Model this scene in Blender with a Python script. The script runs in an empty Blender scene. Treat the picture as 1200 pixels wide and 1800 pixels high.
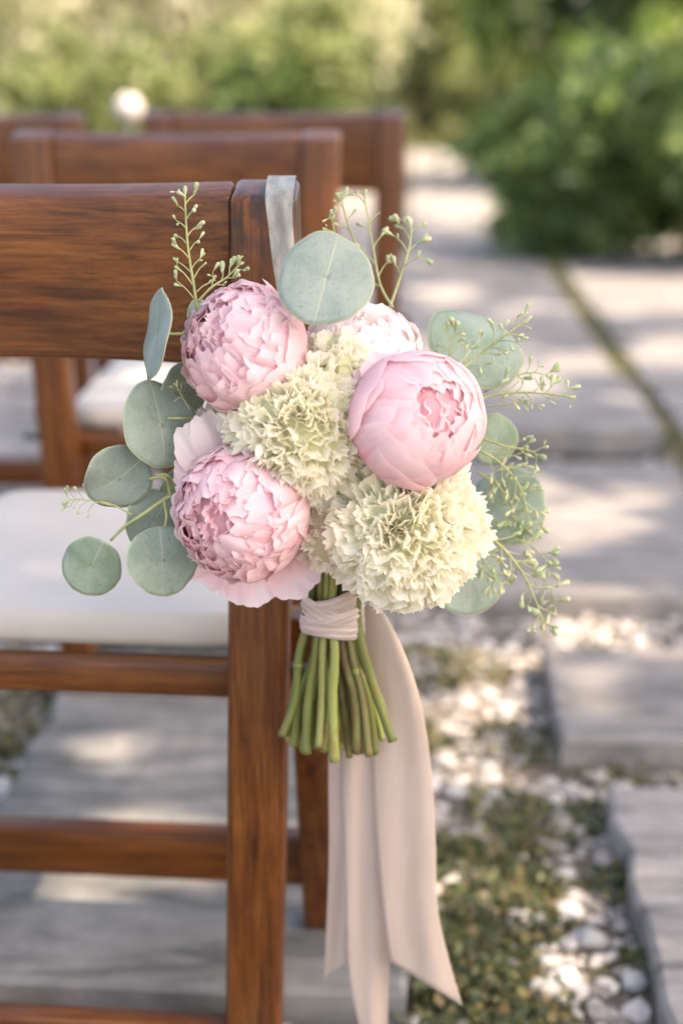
import bpy, math, random
import numpy as np
from mathutils import Vector, Matrix, Quaternion

# ------------------------------------------------------------------ camera / world / sun / exposure
SC = bpy.context.scene
COL = SC.collection
R = math.radians
CAM_H, PITCH, YAW, FPX = 0.90, 17.7, 2.6, 2500.0
cam_d = bpy.data.cameras.new('camera')
cam = bpy.data.objects.new('camera', cam_d); COL.objects.link(cam)
cam.location = (0, 0, CAM_H)
cam.rotation_euler = (R(90 - PITCH), 0, R(YAW))
cam_d.sensor_fit = 'VERTICAL'; cam_d.sensor_height = 36.0; cam_d.sensor_width = 24.0
cam_d.lens = 50.0
cam_d.clip_start = 0.05; cam_d.clip_end = 400
cam_d.dof.use_dof = True
cam_d.dof.focus_distance = 1.00
cam_d.dof.aperture_fstop = 2.6
SC.camera = cam
CAMROT = cam.rotation_euler.to_matrix()

SUN_AZ, SUN_EL = 104.0, 50.0
SUNV = Vector((math.cos(R(SUN_EL)) * math.sin(R(SUN_AZ)), math.cos(R(SUN_EL)) * math.cos(R(SUN_AZ)), math.sin(R(SUN_EL))))
W = bpy.data.worlds.new('World'); SC.world = W; W.use_nodes = True
wn = W.node_tree
sky = wn.nodes.new('ShaderNodeTexSky'); sky.sky_type = 'NISHITA'; sky.sun_disc = False
sky.sun_elevation = R(SUN_EL); sky.sun_rotation = R(SUN_AZ)
sky.air_density = 1.0; sky.dust_density = 4.0; sky.ozone_density = 0.6
bgn = wn.nodes['Background']; bgn.inputs['Strength'].default_value = 0.15
wn.links.new(sky.outputs[0], bgn.inputs['Color'])
sun_d = bpy.data.lights.new('sun', 'SUN'); sun_d.energy = 2.9; sun_d.angle = R(0.55); sun_d.color = (1.0, 0.89, 0.76)
sun = bpy.data.objects.new('sun', sun_d); COL.objects.link(sun)
sun.rotation_euler = SUNV.to_track_quat('Z', 'Y').to_euler()
sun.location = SUNV * 30
vs = SC.view_settings
vs.view_transform = 'Standard'; vs.look = 'None'; vs.gamma = 1.0; vs.use_curve_mapping = False
vs.exposure = 2.30
vs.use_white_balance = True; vs.white_balance_temperature = 7400; vs.white_balance_tint = 13
SC.cycles.use_denoising = True
SC.cycles.max_bounces = 10; SC.cycles.diffuse_bounces = 8; SC.cycles.transmission_bounces = 8; SC.cycles.transparent_max_bounces = 12
SC.cycles.sample_clamp_indirect = 6.0

# ------------------------------------------------------------------ helpers
def ray(x, y):
    return CAMROT @ Vector(((x - 600) / FPX, -(y - 900) / FPX, -1.0))
def at(x, y, Y):                      # a photograph pixel on the plane at distance Y
    d = ray(x, y); return Vector((0, 0, CAM_H)) + d * (Y / d.y)
def on(x, y, z=0.0):                  # a photograph pixel on a level surface
    d = ray(x, y); return Vector((0, 0, CAM_H)) + d * ((z - CAM_H) / d.z)
CR, CU, CV = CAMROT @ Vector((1, 0, 0)), CAMROT @ Vector((0, 1, 0)), CAMROT @ Vector((0, 0, 1))
def ppm(p):                           # metres per photograph pixel at a point
    return -(CAMROT.transposed() @ (p - Vector((0, 0, CAM_H)))).z / FPX

def tag(o, label=None, cat=None, group=None, kind=None):
    if label: o['label'] = label
    if cat: o['category'] = cat
    if group: o['group'] = group
    if kind: o['kind'] = kind
    return o
def link(name, me, parent=None, m=None):
    o = bpy.data.objects.new(name, me); COL.objects.link(o)
    if m is not None and me is not None and len(me.materials) == 0: me.materials.append(m)
    if parent is not None: o.parent = parent
    return o
def empty(name, loc=(0, 0, 0), rz=0.0, parent=None):
    o = bpy.data.objects.new(name, None); COL.objects.link(o)
    o.location = loc; o.rotation_euler = (0, 0, rz); o.empty_display_size = 0.05
    if parent is not None: o.parent = parent
    return o
def mesh(name, v, f, smooth=True, uv=None):
    me = bpy.data.meshes.new(name)
    me.from_pydata([tuple(p) for p in v], [], f)
    if uv is not None:
        l = me.uv_layers.new(name='UVMap')
        idx = np.zeros(len(me.loops), dtype=np.int32); me.loops.foreach_get('vertex_index', idx)
        l.data.foreach_set('uv', np.asarray(uv, dtype=np.float32)[idx].ravel())
    if smooth: me.polygons.foreach_set('use_smooth', [True] * len(me.polygons))
    me.update(); return me
def grid_faces(nu, nv, closed=False):
    f = []
    for j in range(nv - 1):
        for i in range(nu if closed else nu - 1):
            i2 = (i + 1) % nu
            f.append((j * nu + i, j * nu + i2, (j + 1) * nu + i2, (j + 1) * nu + i))
    return f
def spline(pts, n):
    P = [Vector(p) for p in pts]; out = []
    if len(P) == 2: return [P[0].lerp(P[1], k / (n - 1)) for k in range(n)]
    for k in range(n):
        t = k / (n - 1) * (len(P) - 1); i = min(int(t), len(P) - 2); t -= i
        p0, p1, p2, p3 = P[max(i - 1, 0)], P[i], P[i + 1], P[min(i + 2, len(P) - 1)]
        out.append(0.5 * (2 * p1 + (p2 - p0) * t + (2 * p0 - 5 * p1 + 4 * p2 - p3) * t * t + (3 * p1 - p0 - 3 * p2 + p3) * t ** 3))
    return out
def tube_geo(pts, r0, r1, n=10, k=7, bump=0.0, rng=random):
    P = spline(pts, n); v = []; f = []
    up = Vector((0.3, 0.5, 0.8))
    for j, p in enumerate(P):
        d = (P[min(j + 1, n - 1)] - P[max(j - 1, 0)]).normalized()
        a = d.cross(up).normalized(); b = d.cross(a)
        r = (r0 + (r1 - r0) * j / (n - 1)) * (1 + bump * rng.uniform(-1, 1))
        for i in range(k):
            t = 2 * math.pi * i / k
            v.append(p + (a * math.cos(t) + b * math.sin(t)) * r)
    f = grid_faces(k, n, True)
    f.append(tuple(range(k))[::-1]); f.append(tuple((n - 1) * k + i for i in range(k)))
    return v, f
def tube(name, pts, r0, r1, m, parent=None, n=10, k=7, bump=0.0):
    v, f = tube_geo(pts, r0, r1, n, k, bump)
    return link(name, mesh(name, v, f), parent, m)
def merge(parts):
    V, F = [], []
    for v, f in parts:
        o = len(V); V += list(v); F += [tuple(i + o for i in q) for q in f]
    return V, F
def bevel(o, w, seg=3):
    b = o.modifiers.new('bevel', 'BEVEL'); b.width = w; b.segments = seg; b.limit_method = 'ANGLE'; b.angle_limit = R(40)
    return o
def hexa(name, c8, m, parent=None, bw=0.0, seg=3, uv=None):      # a box from eight corners (bottom 4, top 4)
    f = [(3, 2, 1, 0), (4, 5, 6, 7), (0, 1, 5, 4), (1, 2, 6, 5), (2, 3, 7, 6), (3, 0, 4, 7)]
    o = link(name, mesh(name, c8, f, smooth=bw > 0), parent, m)
    if bw: bevel(o, bw, seg)
    return o
def box(name, x0, x1, y0, y1, z0, z1, m, parent=None, bw=0.0, seg=3):
    return hexa(name, [(x0, y0, z0), (x1, y0, z0), (x1, y1, z0), (x0, y1, z0), (x0, y0, z1), (x1, y0, z1), (x1, y1, z1), (x0, y1, z1)], m, parent, bw, seg)

# ------------------------------------------------------------------ materials
class NT:
    def __init__(s, name):
        s.m = bpy.data.materials.new(name); s.m.use_nodes = True
        s.t = s.m.node_tree; s.b = s.t.nodes['Principled BSDF']; s.out = s.t.nodes['Material Output']
    def n(s, typ, **kw):
        nd = s.t.nodes.new('ShaderNode' + typ)
        for k, v in kw.items():
            if hasattr(nd, k): setattr(nd, k, v)
        return nd
    def l(s, a, b): s.t.links.new(a, b)
    def coord(s, kind='Object', scale=(1, 1, 1), rot=(0, 0, 0)):
        c = s.n('TexCoord'); mp = s.n('Mapping'); mp.inputs['Scale'].default_value = scale; mp.inputs['Rotation'].default_value = rot
        s.l(c.outputs[kind], mp.inputs[0]); return mp.outputs[0]
    def noise(s, vec, scale, detail=4, rough=0.6, dist=0.0):
        nd = s.n('TexNoise'); nd.inputs['Scale'].default_value = scale; nd.inputs['Detail'].default_value = detail
        nd.inputs['Roughness'].default_value = rough; nd.inputs['Distortion'].default_value = dist
        if vec is not None: s.l(vec, nd.inputs['Vector'])
        return nd.outputs['Fac']
    def ramp(s, fac, stops, interp='LINEAR'):
        r = s.n('ValToRGB'); r.color_ramp.interpolation = interp
        e = r.color_ramp.elements
        while len(e) < len(stops): e.new(0.5)
        for k, (p, c) in enumerate(stops):
            e[k].position = p; e[k].color = (c, c, c, 1) if not hasattr(c, '__len__') else tuple(c) + (1,)
        s.l(fac, r.inputs[0]); return r.outputs[0]
    def mix(s, fac, a, b, mode='MIX'):
        x = s.n('MixRGB', blend_type=mode)
        for i, q in ((0, fac), (1, a), (2, b)):
            if isinstance(q, (int, float)): x.inputs[i].default_value = q if i == 0 else (q, q, q, 1)
            elif isinstance(q, (tuple, list)): x.inputs[i].default_value = tuple(q) + (1,)
            else: s.l(q, x.inputs[i])
        return x.outputs[0]
    def math(s, op, a, b=None):
        x = s.n('Math', operation=op)
        for i, q in ((0, a), (1, b)):
            if q is None: continue
            if isinstance(q, (int, float)): x.inputs[i].default_value = q
            else: s.l(q, x.inputs[i])
        return x.outputs[0]
    def bump(s, h, strength=0.3, dist=0.002):
        b = s.n('Bump'); b.inputs['Strength'].default_value = strength; b.inputs['Distance'].default_value = dist
        s.l(h, b.inputs['Height']); s.l(b.outputs[0], s.b.inputs['Normal']); return b.outputs[0]
    def base(s, c, rough=0.6, spec=0.5):
        if isinstance(c, (tuple, list)): s.b.inputs['Base Color'].default_value = tuple(c) + (1,)
        else: s.l(c, s.b.inputs['Base Color'])
        if isinstance(rough, (int, float)): s.b.inputs['Roughness'].default_value = rough
        else: s.l(rough, s.b.inputs['Roughness'])
        s.b.inputs['Specular IOR Level'].default_value = spec
    def translucent(s, c, amount, normal=None):
        t = s.n('BsdfTranslucent'); x = s.n('MixShader'); x.inputs[0].default_value = amount
        if isinstance(c, (tuple, list)): t.inputs[0].default_value = tuple(c) + (1,)
        else: s.l(c, t.inputs[0])
        if normal is not None: s.l(normal, t.inputs['Normal'])
        s.l(s.b.outputs[0], x.inputs[1]); s.l(t.outputs[0], x.inputs[2]); s.l(x.outputs[0], s.out.inputs[0])

def wood(name, vertical=False, tone=1.0, scuff=False):
    N = NT(name)
    sc = (9, 9, 0.7) if vertical else (0.7, 9, 9)
    v = N.coord('Object', sc)
    g1 = N.noise(v, 9, 6, 0.65, 0.4); g2 = N.noise(v, 40, 3, 0.7); big = N.noise(N.coord('Object'), 9, 3, 0.6)
    fine = N.noise(N.coord('Object', (60, 60, 0.9) if vertical else (0.9, 60, 60)), 9, 3, 0.7)
    c = N.ramp(g1, [(0.30, (0.075 * tone, 0.019 * tone, 0.005 * tone)), (0.48, (0.190 * tone, 0.060 * tone, 0.012 * tone)), (0.70, (0.300 * tone, 0.108 * tone, 0.024 * tone))])
    c = N.mix(0.55, c, N.ramp(g2, [(0.3, (0.30, 0.24, 0.2)), (0.62, (1, 1, 1))]), 'MULTIPLY')
    c = N.mix(0.55, c, N.ramp(fine, [(0.38, (0.22, 0.17, 0.14)), (0.47, (1, 1, 1))]), 'MULTIPLY')
    pore = N.noise(N.coord('Object', (110, 110, 1.6) if vertical else (1.6, 110, 110)), 11, 2, 0.6)
    c = N.mix(0.5, c, N.ramp(pore, [(0.30, (0.2, 0.15, 0.12)), (0.42, (1, 1, 1))]), 'MULTIPLY')
    c = N.mix(0.35, c, N.ramp(big, [(0.35, (0.55, 0.5, 0.45)), (0.65, (1.25, 1.2, 1.1))]), 'MULTIPLY')
    if scuff:
        o = N.n('TexCoord'); sx = N.n('SeparateXYZ'); N.l(o.outputs['Object'], sx.inputs[0])
        hi = N.ramp(sx.outputs[2], [(0.735, 0.0), (0.79, 1.0)])
        sp = N.ramp(N.noise(N.coord('Object', (1, 1, 0.6)), 55, 3, 0.55), [(0.44, 0.0), (0.56, 1.0)])
        fac = N.math('MULTIPLY', hi, sp)
        c = N.mix(N.math('MULTIPLY', fac, 0.85), c, (0.022, 0.012, 0.012))
        nk = N.ramp(N.noise(N.coord('Object', (1, 1, 0.5)), 90, 2, 0.5), [(0.66, 0.0), (0.72, 1.0)])
        c = N.mix(N.math('MULTIPLY', nk, 0.5), c, (0.02, 0.01, 0.008))
    rgh = N.ramp(N.noise(N.coord('Object'), 30, 4, 0.6), [(0.3, 0.30), (0.7, 0.46)])
    N.base(c, rgh, 0.32)
    N.b.inputs['Coat Weight'].default_value = 0.12; N.b.inputs['Coat Roughness'].default_value = 0.22
    N.bump(N.mix(0.5, g2, fine), 0.12, 0.0010)
    return N.m

def stone(name, a, b, warm, scale=3.0):
    N = NT(name)
    v = N.coord('Object', (1, 1.0, 1)); oi = N.n('ObjectInfo')
    ofs = N.n('VectorMath', operation='ADD'); N.l(v, ofs.inputs[0])
    cmb = N.n('CombineXYZ'); N.l(N.math('MULTIPLY', oi.outputs['Random'], 37.0), cmb.inputs[0]); N.l(cmb.outputs[0], ofs.inputs[1])
    v = ofs.outputs[0]
    n1 = N.noise(v, scale, 6, 0.62, 0.6); n2 = N.noise(v, scale * 9, 5, 0.65); n3 = N.noise(v, 160, 3, 0.7)
    st = N.n('Mapping'); st.inputs['Scale'].default_value = (3.0, 14, 8); N.l(v, st.inputs[0])
    n4 = N.noise(st.outputs[0], 1.6, 5, 0.6, 0.8)
    c = N.ramp(n1, [(0.32, a), (0.55, b), (0.74, warm)])
    c = N.mix(0.75, c, N.ramp(n4, [(0.38, (0.48, 0.49, 0.48)), (0.56, (1.2, 1.17, 1.14))]), 'MULTIPLY')
    c = N.mix(0.5, c, N.ramp(n2, [(0.3, (0.6, 0.6, 0.6)), (0.7, (1.2, 1.2, 1.2))]), 'MULTIPLY')
    N.base(c, 0.85, 0.25)
    N.bump(N.mix(0.5, n2, n4), 0.5, 0.006)
    return N.m

def leafmat(name, cols, trans=0.35, rough=0.5):
    N = NT(name)
    geo = N.n('NewGeometry')
    c = N.ramp(geo.outputs['Random Per Island'], cols)
    N.base(c, rough, 0.35)
    N.translucent(N.mix(1.0, c, (1.2, 1.2, 0.95), 'MULTIPLY'), trans)
    return N.m

M = {}
M['wood_h'] = wood('fruitwood_horizontal', False, 0.70)
M['wood_v'] = wood('fruitwood_vertical', True, 0.72)
M['wood_post'] = wood('fruitwood_scuffed', True, 0.78, True)
N = NT('ivory_vinyl'); N.base(N.ramp(N.noise(N.coord('Object'), 14, 4), [(0.3, (0.47, 0.42, 0.365)), (0.7, (0.51, 0.46, 0.405))]), 0.5, 0.4)
N.bump(N.noise(N.coord('Object'), 420, 3), 0.12, 0.0008); M['cushion'] = N.m
M['slab'] = stone('bluestone', (0.125, 0.125, 0.12), (0.20, 0.197, 0.188), (0.285, 0.262, 0.24))
M['slab_l'] = stone('pale_paver', (0.18, 0.168, 0.16), (0.235, 0.22, 0.21), (0.295, 0.27, 0.252), 2.0)
N = NT('soil'); n1 = N.noise(N.coord('Object'), 5, 6, 0.65); n2 = N.noise(N.coord('Object'), 60, 5, 0.7)
c = N.ramp(n1, [(0.35, (0.075, 0.075, 0.045)), (0.5, (0.15, 0.125, 0.095)), (0.68, (0.24, 0.205, 0.17))])
c = N.mix(0.6, c, N.ramp(n2, [(0.3, (0.45, 0.45, 0.45)), (0.7, (1.3, 1.3, 1.3))]), 'MULTIPLY'); N.base(c, 0.95, 0.1); N.bump(n2, 0.8, 0.01); M['soil'] = N.m
N = NT('gravel'); g = N.n('NewGeometry')
c = N.ramp(g.outputs['Random Per Island'], [(0.0, (0.18, 0.16, 0.14)), (0.3, (0.35, 0.31, 0.275)), (0.7, (0.50, 0.45, 0.41)), (1.0, (0.66, 0.62, 0.59))])
nn = N.noise(N.coord('Object'), 110, 5, 0.7); c = N.mix(0.55, c, N.ramp(nn, [(0.3, (0.5, 0.48, 0.45)), (0.6, (1.1, 1.1, 1.1))]), 'MULTIPLY'); N.base(c, 0.8, 0.3); N.bump(nn, 0.5, 0.004); M['gravel'] = N.m
N = NT('white_stone'); nn = N.noise(N.coord('Object'), 60, 6, 0.7)
N.base(N.ramp(nn, [(0.3, (0.28, 0.27, 0.25)), (0.6, (0.56, 0.54, 0.52))]), 0.7, 0.3); N.bump(nn, 0.6, 0.004); M['white_stone'] = N.m
M['thyme'] = leafmat('ground_cover_leaf', [(0.0, (0.05, 0.068, 0.03)), (0.45, (0.10, 0.12, 0.052)), (0.75, (0.18, 0.18, 0.08)), (0.9, (0.28, 0.19, 0.10)), (1.0, (0.36, 0.30, 0.10))])
M['lawn'] = leafmat('lawn_leaf', [(0.0, (0.10, 0.13, 0.03)), (1.0, (0.24, 0.22, 0.08))])
M['conifer'] = leafmat('conifer_leaf', [(0.0, (0.05, 0.085, 0.035)), (0.5, (0.115, 0.185, 0.06)), (0.85, (0.20, 0.29, 0.09)), (1.0, (0.42, 0.48, 0.25))], 0.48)
M['greyleaf'] = leafmat('grey_green_leaf', [(0.0, (0.07, 0.10, 0.065)), (1.0, (0.19, 0.24, 0.165))], 0.35)
M['olive'] = leafmat('olive_leaf', [(0.0, (0.08, 0.115, 0.04)), (0.5, (0.18, 0.225, 0.085)), (1.0, (0.34, 0.36, 0.18))], 0.5)
M['fresh'] = leafmat('fresh_green_leaf', [(0.0, (0.07, 0.12, 0.03)), (0.5, (0.15, 0.23, 0.06)), (1.0, (0.34, 0.42, 0.15))], 0.5)
M['paleleaf'] = leafmat('pale_leaf', [(0.0, (0.19, 0.22, 0.13)), (0.5, (0.40, 0.41, 0.29)), (0.75, (0.64, 0.61, 0.49)), (1.0, (0.82, 0.78, 0.69))], 0.5)
M['shade_leaf'] = leafmat('canopy_leaf', [(0.0, (0.04, 0.08, 0.02)), (1.0, (0.09, 0.14, 0.04))], 0.25)
N = NT('bark'); nn = N.noise(N.coord('Object', (6, 6, 1)), 8, 5, 0.7); N.base(N.ramp(nn, [(0.3, (0.05, 0.035, 0.025)), (0.7, (0.16, 0.12, 0.09))]), 0.9, 0.2); N.bump(nn, 0.7, 0.02); M['bark'] = N.m
N = NT('highlight_white'); N.base((0.55, 0.48, 0.43), 0.4, 0.4); M['globe'] = N.m
N = NT('dark_metal'); N.base((0.05, 0.05, 0.05), 0.5, 0.5); M['metal'] = N.m

def petalmat(name, edge, mid, base_c, trans=0.30, lo=0.35):
    N = NT(name)
    uv = N.n('UVMap'); sx = N.n('SeparateXYZ'); N.l(uv.outputs[0], sx.inputs[0])
    oi = N.n('ObjectInfo')
    vv = N.math('ADD', sx.outputs[1], N.math('MULTIPLY', N.math('SUBTRACT', oi.outputs['Random'], 0.5), 0.22))
    c = N.ramp(vv, [(lo, base_c), ((lo + 1.0) / 2, mid), (1.0, edge)])
    mp = N.n('Mapping'); mp.inputs['Scale'].default_value = (26, 1.4, 1); N.l(uv.outputs[0], mp.inputs[0])
    vn = N.noise(mp.outputs[0], 2.2, 4, 0.6)
    c = N.mix(0.35, c, N.ramp(vn, [(0.32, tuple(0.90 * q for q in (1.0, 0.93, 0.95))), (0.62, (1.03, 1.03, 1.03))]), 'MULTIPLY')
    nb = N.noise(N.coord('Object'), 70, 3, 0.5)
    c = N.mix(0.25, c, N.ramp(nb, [(0.35, (0.96, 0.86, 0.90)), (0.65, (1.04, 1.04, 1.04))]), 'MULTIPLY')
    N.base(c, 0.62, 0.22)
    N.b.inputs['Sheen Weight'].default_value = 0.12
    nrm = N.bump(vn, 0.16, 0.0006)
    N.translucent(c, trans, nrm)
    return N.m
M['pe_out'] = petalmat('peony_petal_pale', (0.925, 0.77, 0.775), (0.92, 0.685, 0.71), (0.895, 0.58, 0.62), 0.52)
M['pe_mid'] = petalmat('peony_petal_pink', (0.925, 0.73, 0.745), (0.915, 0.63, 0.66), (0.885, 0.50, 0.54), 0.54, 0.6)
M['pe_deep'] = petalmat('peony_petal_deep', (0.89, 0.62, 0.63), (0.86, 0.48, 0.50), (0.80, 0.32, 0.33), 0.42)
M['pe_fr'] = petalmat('peony_petal_frill', (0.93, 0.78, 0.785), (0.925, 0.675, 0.70), (0.90, 0.54, 0.59), 0.54, 0.6)
M['pe_white'] = petalmat('peony_petal_blush', (0.90, 0.82, 0.78), (0.89, 0.77, 0.74), (0.87, 0.69, 0.68), .4)
M['cream'] = petalmat('cream_petal', (0.95, 0.935, 0.81), (0.945, 0.94, 0.75), (0.905, 0.915, 0.62), 0.56)
M['cream_blush'] = petalmat('cream_blush_petal', (0.92, 0.85, 0.76), (0.91, 0.84, 0.70), (0.86, 0.77, 0.56), 0.5)

N = NT('eucalyptus_leaf')
uv = N.n('UVMap'); sx = N.n('SeparateXYZ'); N.l(uv.outputs[0], sx.inputs[0]); U, V = sx.outputs[0], sx.outputs[1]
rad = N.math('SQRT', N.math('ADD', N.math('MULTIPLY', U, U), N.math('MULTIPLY', V, V)))
ang = N.math('ARCTAN2', U, V)
oi = N.n('ObjectInfo')
c = N.ramp(oi.outputs['Random'], [(0.0, (0.225, 0.305, 0.205)), (0.5, (0.25, 0.32, 0.255)), (1.0, (0.285, 0.34, 0.305))])
bl = N.noise(N.coord('Object'), 45, 5, 0.6)
c = N.mix(0.55, c, N.ramp(bl, [(0.35, (0.78, 0.82, 0.78)), (0.65, (1.18, 1.15, 1.15))]), 'MULTIPLY')
blm = N.ramp(N.noise(N.coord('Object'), 38, 6, 0.7, 0.5), [(0.42, 0.0), (0.68, 0.55)])
c = N.mix(blm, c, (0.40, 0.44, 0.40))
spk = N.ramp(N.noise(N.coord('Object'), 420, 2, 0.6), [(0.32, (0.62, 0.66, 0.62)), (0.42, (1, 1, 1))])
c = N.mix(0.5, c, spk, 'MULTIPLY')
wob = N.math('MULTIPLY', N.math('SUBTRACT', N.noise(N.coord('Object'), 60, 2), 0.5), 0.16)
st = N.math('ABSOLUTE', N.math('SINE', N.math('MULTIPLY', N.math('ADD', ang, wob), 4.5)))
vein = N.math('MULTIPLY', N.ramp(N.math('MULTIPLY', st, rad), [(0.0, 1.0), (0.05, 0.0)]), N.ramp(rad, [(0.05, 1.0), (0.75, 0.0)]))
mid = N.math('MULTIPLY', N.ramp(N.math('ABSOLUTE', N.math('ADD', U, N.math('MULTIPLY', wob, 0.1))), [(0.008, 1.0), (0.026, 0.0)]), N.ramp(rad, [(0.6, 1.0), (1.5, 0.25)]))
allv = N.math('MAXIMUM', N.math('MULTIPLY', vein, 0.45), N.math('MULTIPLY', mid, 0.8))
c = N.mix(allv, c, (0.46, 0.48, 0.34))
rim = N.n('Attribute'); rim.attribute_name = 'rim'
c = N.mix(N.ramp(rim.outputs['Fac'], [(0.955, 0.0), (0.99, 0.8)]), c, (0.50, 0.50, 0.30))
N.base(c, 0.62, 0.3); nrm = N.bump(N.mix(0.5, allv, bl), 0.2, 0.0008); N.translucent(N.mix(1.0, c, (1.2, 1.3, 0.8), 'MULTIPLY'), 0.22)
M['leaf'] = N.m
N = NT('twig'); N.base(N.ramp(N.noise(N.coord('Object'), 60, 3), [(0.3, (0.24, 0.27, 0.10)), (0.7, (0.42, 0.42, 0.20))]), 0.55, 0.3); M['twig'] = N.m
N = NT('seed_pod'); oi = N.n('ObjectInfo'); N.base(N.ramp(oi.outputs['Random'], [(0, (0.26, 0.33, 0.16)), (0.6, (0.38, 0.43, 0.24)), (1, (0.48, 0.46, 0.28))]), 0.5, 0.35); M['pod'] = N.m
N = NT('flower_stem'); oi = N.n('ObjectInfo')
c = N.ramp(oi.outputs['Random'], [(0.0, (0.085, 0.105, 0.03)), (0.35, (0.16, 0.175, 0.045)), (0.75, (0.25, 0.285, 0.08)), (1.0, (0.15, 0.125, 0.05))])
sp = N.ramp(N.noise(N.coord('Object', (1, 1, 0.35)), 150, 4, 0.65), [(0.52, 0.0), (0.64, 1.0)])
big = N.ramp(N.noise(N.coord('Object', (1, 1, 0.4)), 45, 3, 0.6), [(0.42, 0.15), (0.62, 1.0)])
c = N.mix(N.math('MULTIPLY', N.math('MULTIPLY', sp, big), 0.7), c, (0.20, 0.075, 0.03))
N.base(c, 0.42, 0.4); N.bump(N.noise(N.coord('Object', (1, 1, 0.2)), 160, 4), 0.3, 0.0008); M['stem'] = N.m
N = NT('cut_stem_end'); N.base(N.ramp(N.noise(N.coord('Object'), 500, 3), [(0.3, (0.36, 0.38, 0.18)), (0.7, (0.58, 0.58, 0.36))]), 0.5, 0.4); M['cut'] = N.m
N = NT('stem_brown'); N.base(N.ramp(N.noise(N.coord('Object', (1, 1, 0.3)), 70, 4), [(0.35, (0.10, 0.055, 0.03)), (0.7, (0.20, 0.20, 0.06))]), 0.5, 0.35); M['stem_brown'] = N.m
N = NT('satin_ribbon')
c = N.ramp(N.noise(N.coord('Object', (1, 1, 0.15)), 40, 3), [(0.3, (0.55, 0.44, 0.37)), (0.7, (0.63, 0.52, 0.445))])
N.base(c, 0.40, 0.4); N.b.inputs['Sheen Weight'].default_value = 0.2
weave = N.mix(0.5, N.noise(N.coord('Object', (2600, 2600, 60)), 1.0, 1), N.noise(N.coord('Object', (60, 60, 2600)), 1.0, 1))
crs = N.noise(N.coord('Object', (1, 1, .3)), 55, 4, .6)
N.bump(N.mix(0.7, weave, crs), 0.25, 0.0014); N.translucent(c, 0.38)
tr = N.n('BsdfTransparent'); mx = N.n('MixShader'); mx.inputs[0].default_value = 0.20
N.l(N.out.inputs[0].links[0].from_socket, mx.inputs[1]); N.l(tr.outputs[0], mx.inputs[2]); N.l(mx.outputs[0], N.out.inputs[0]); M['ribbon'] = N.m
N = NT('satin_wrap')
c = N.ramp(N.noise(N.coord('Object', (1, 1, 6)), 30, 4), [(0.3, (0.34, 0.255, 0.215)), (0.7, (0.50, 0.40, 0.355))])
N.base(c, 0.30, 0.5); N.b.inputs['Sheen Weight'].default_value = 0.2; N.bump(N.noise(N.coord('Object', (1, 1, 5)), 30, 3, .5), 0.3, 0.002); M['wrap'] = N.m
N = NT('sheer_ribbon'); N.base(N.ramp(N.noise(N.coord('Object', (1, 1, 0.4)), 90, 4), [(0.35, (0.30, 0.34, 0.31)), (0.65, (0.46, 0.48, 0.45))]), 0.35, 0.4)
tr = N.n('BsdfTransparent'); mx = N.n('MixShader'); N.l(N.ramp(N.noise(N.coord('Object', (1, 1, 0.4)), 60, 3), [(0.35, 0.3), (0.65, 0.65)]), mx.inputs[0])
N.l(N.b.outputs[0], mx.inputs[1]); N.l(tr.outputs[0], mx.inputs[2]); N.l(mx.outputs[0], N.out.inputs[0]); M['sheer'] = N.m

# ------------------------------------------------------------------ ground, paving, gravel
random.seed(7); rng = np.random.default_rng(7)
tag(link('ground', mesh('ground', [(-120, -60, 0), (120, -60, 0), (120, 200, 0), (-120, 200, 0)], [(0, 1, 2, 3)], False), None, M['soil']), kind='structure')
path = tag(empty('path', (0.6, 3, 0)), kind='structure')
path_o = Vector((0.6, 3, 0))
SLABS = []
def slab(x0, x1, y0, y1, z, m, th=0.05, rz=0.0):
    nx = max(3, int((x1 - x0) / 0.07)); ny = max(3, int((y1 - y0) / 0.07))
    cx, cy = (x0 + x1) / 2, (y0 + y1) / 2
    V = []; hx, hy = (x1 - x0) / 2, (y1 - y0) / 2
    def wob(t, k): return 0.004 * math.sin(t * 31 + k) + 0.003 * math.sin(t * 77 + 2 * k)
    s = random.uniform(0, 9)
    corners = [(-hx, -hy), (hx, -hy), (hx, hy), (-hx, hy)]; ring = []
    for k in range(4):
        a, b = corners[k], corners[(k + 1) % 4]; n = nx if k % 2 == 0 else ny
        for i in range(n):
            t = i / n; x = a[0] + (b[0] - a[0]) * t; y = a[1] + (b[1] - a[1]) * t
            w = wob(t * (1 if n == nx else 1.3), s + k * 2.1) if i else 0
            if k % 2 == 0: y += w
            else: x += w
            ring.append((x, y))
    n = len(ring)
    for (x, y) in ring: V.append((x, y, -th))
    for (x, y) in ring: V.append((x, y, -0.006))
    for (x, y) in ring: V.append((x * (1 - 0.006 / hx), y * (1 - 0.006 / hy), 0))
    F = [(i, (i + 1) % n, n + (i + 1) % n, n + i) for i in range(n)] + [(n + i, n + (i + 1) % n, 2 * n + (i + 1) % n, 2 * n + i) for i in range(n)]
    F.append(tuple(2 * n + i for i in range(n)))
    o = link('paving_slab', mesh('paving_slab', V, F, False), path, m)
    o.location = Vector((cx, cy, z)) - path_o; o.rotation_euler = (random.uniform(-.006, .006), random.uniform(-.006, .006), R(rz))
    SLABS.append((x0, x1, y0, y1)); return o
Z1 = 0.045
def edge_x(x, y): return on(x, y, Z1).x
def edge_y(x, y): return on(x, y, Z1).y
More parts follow.
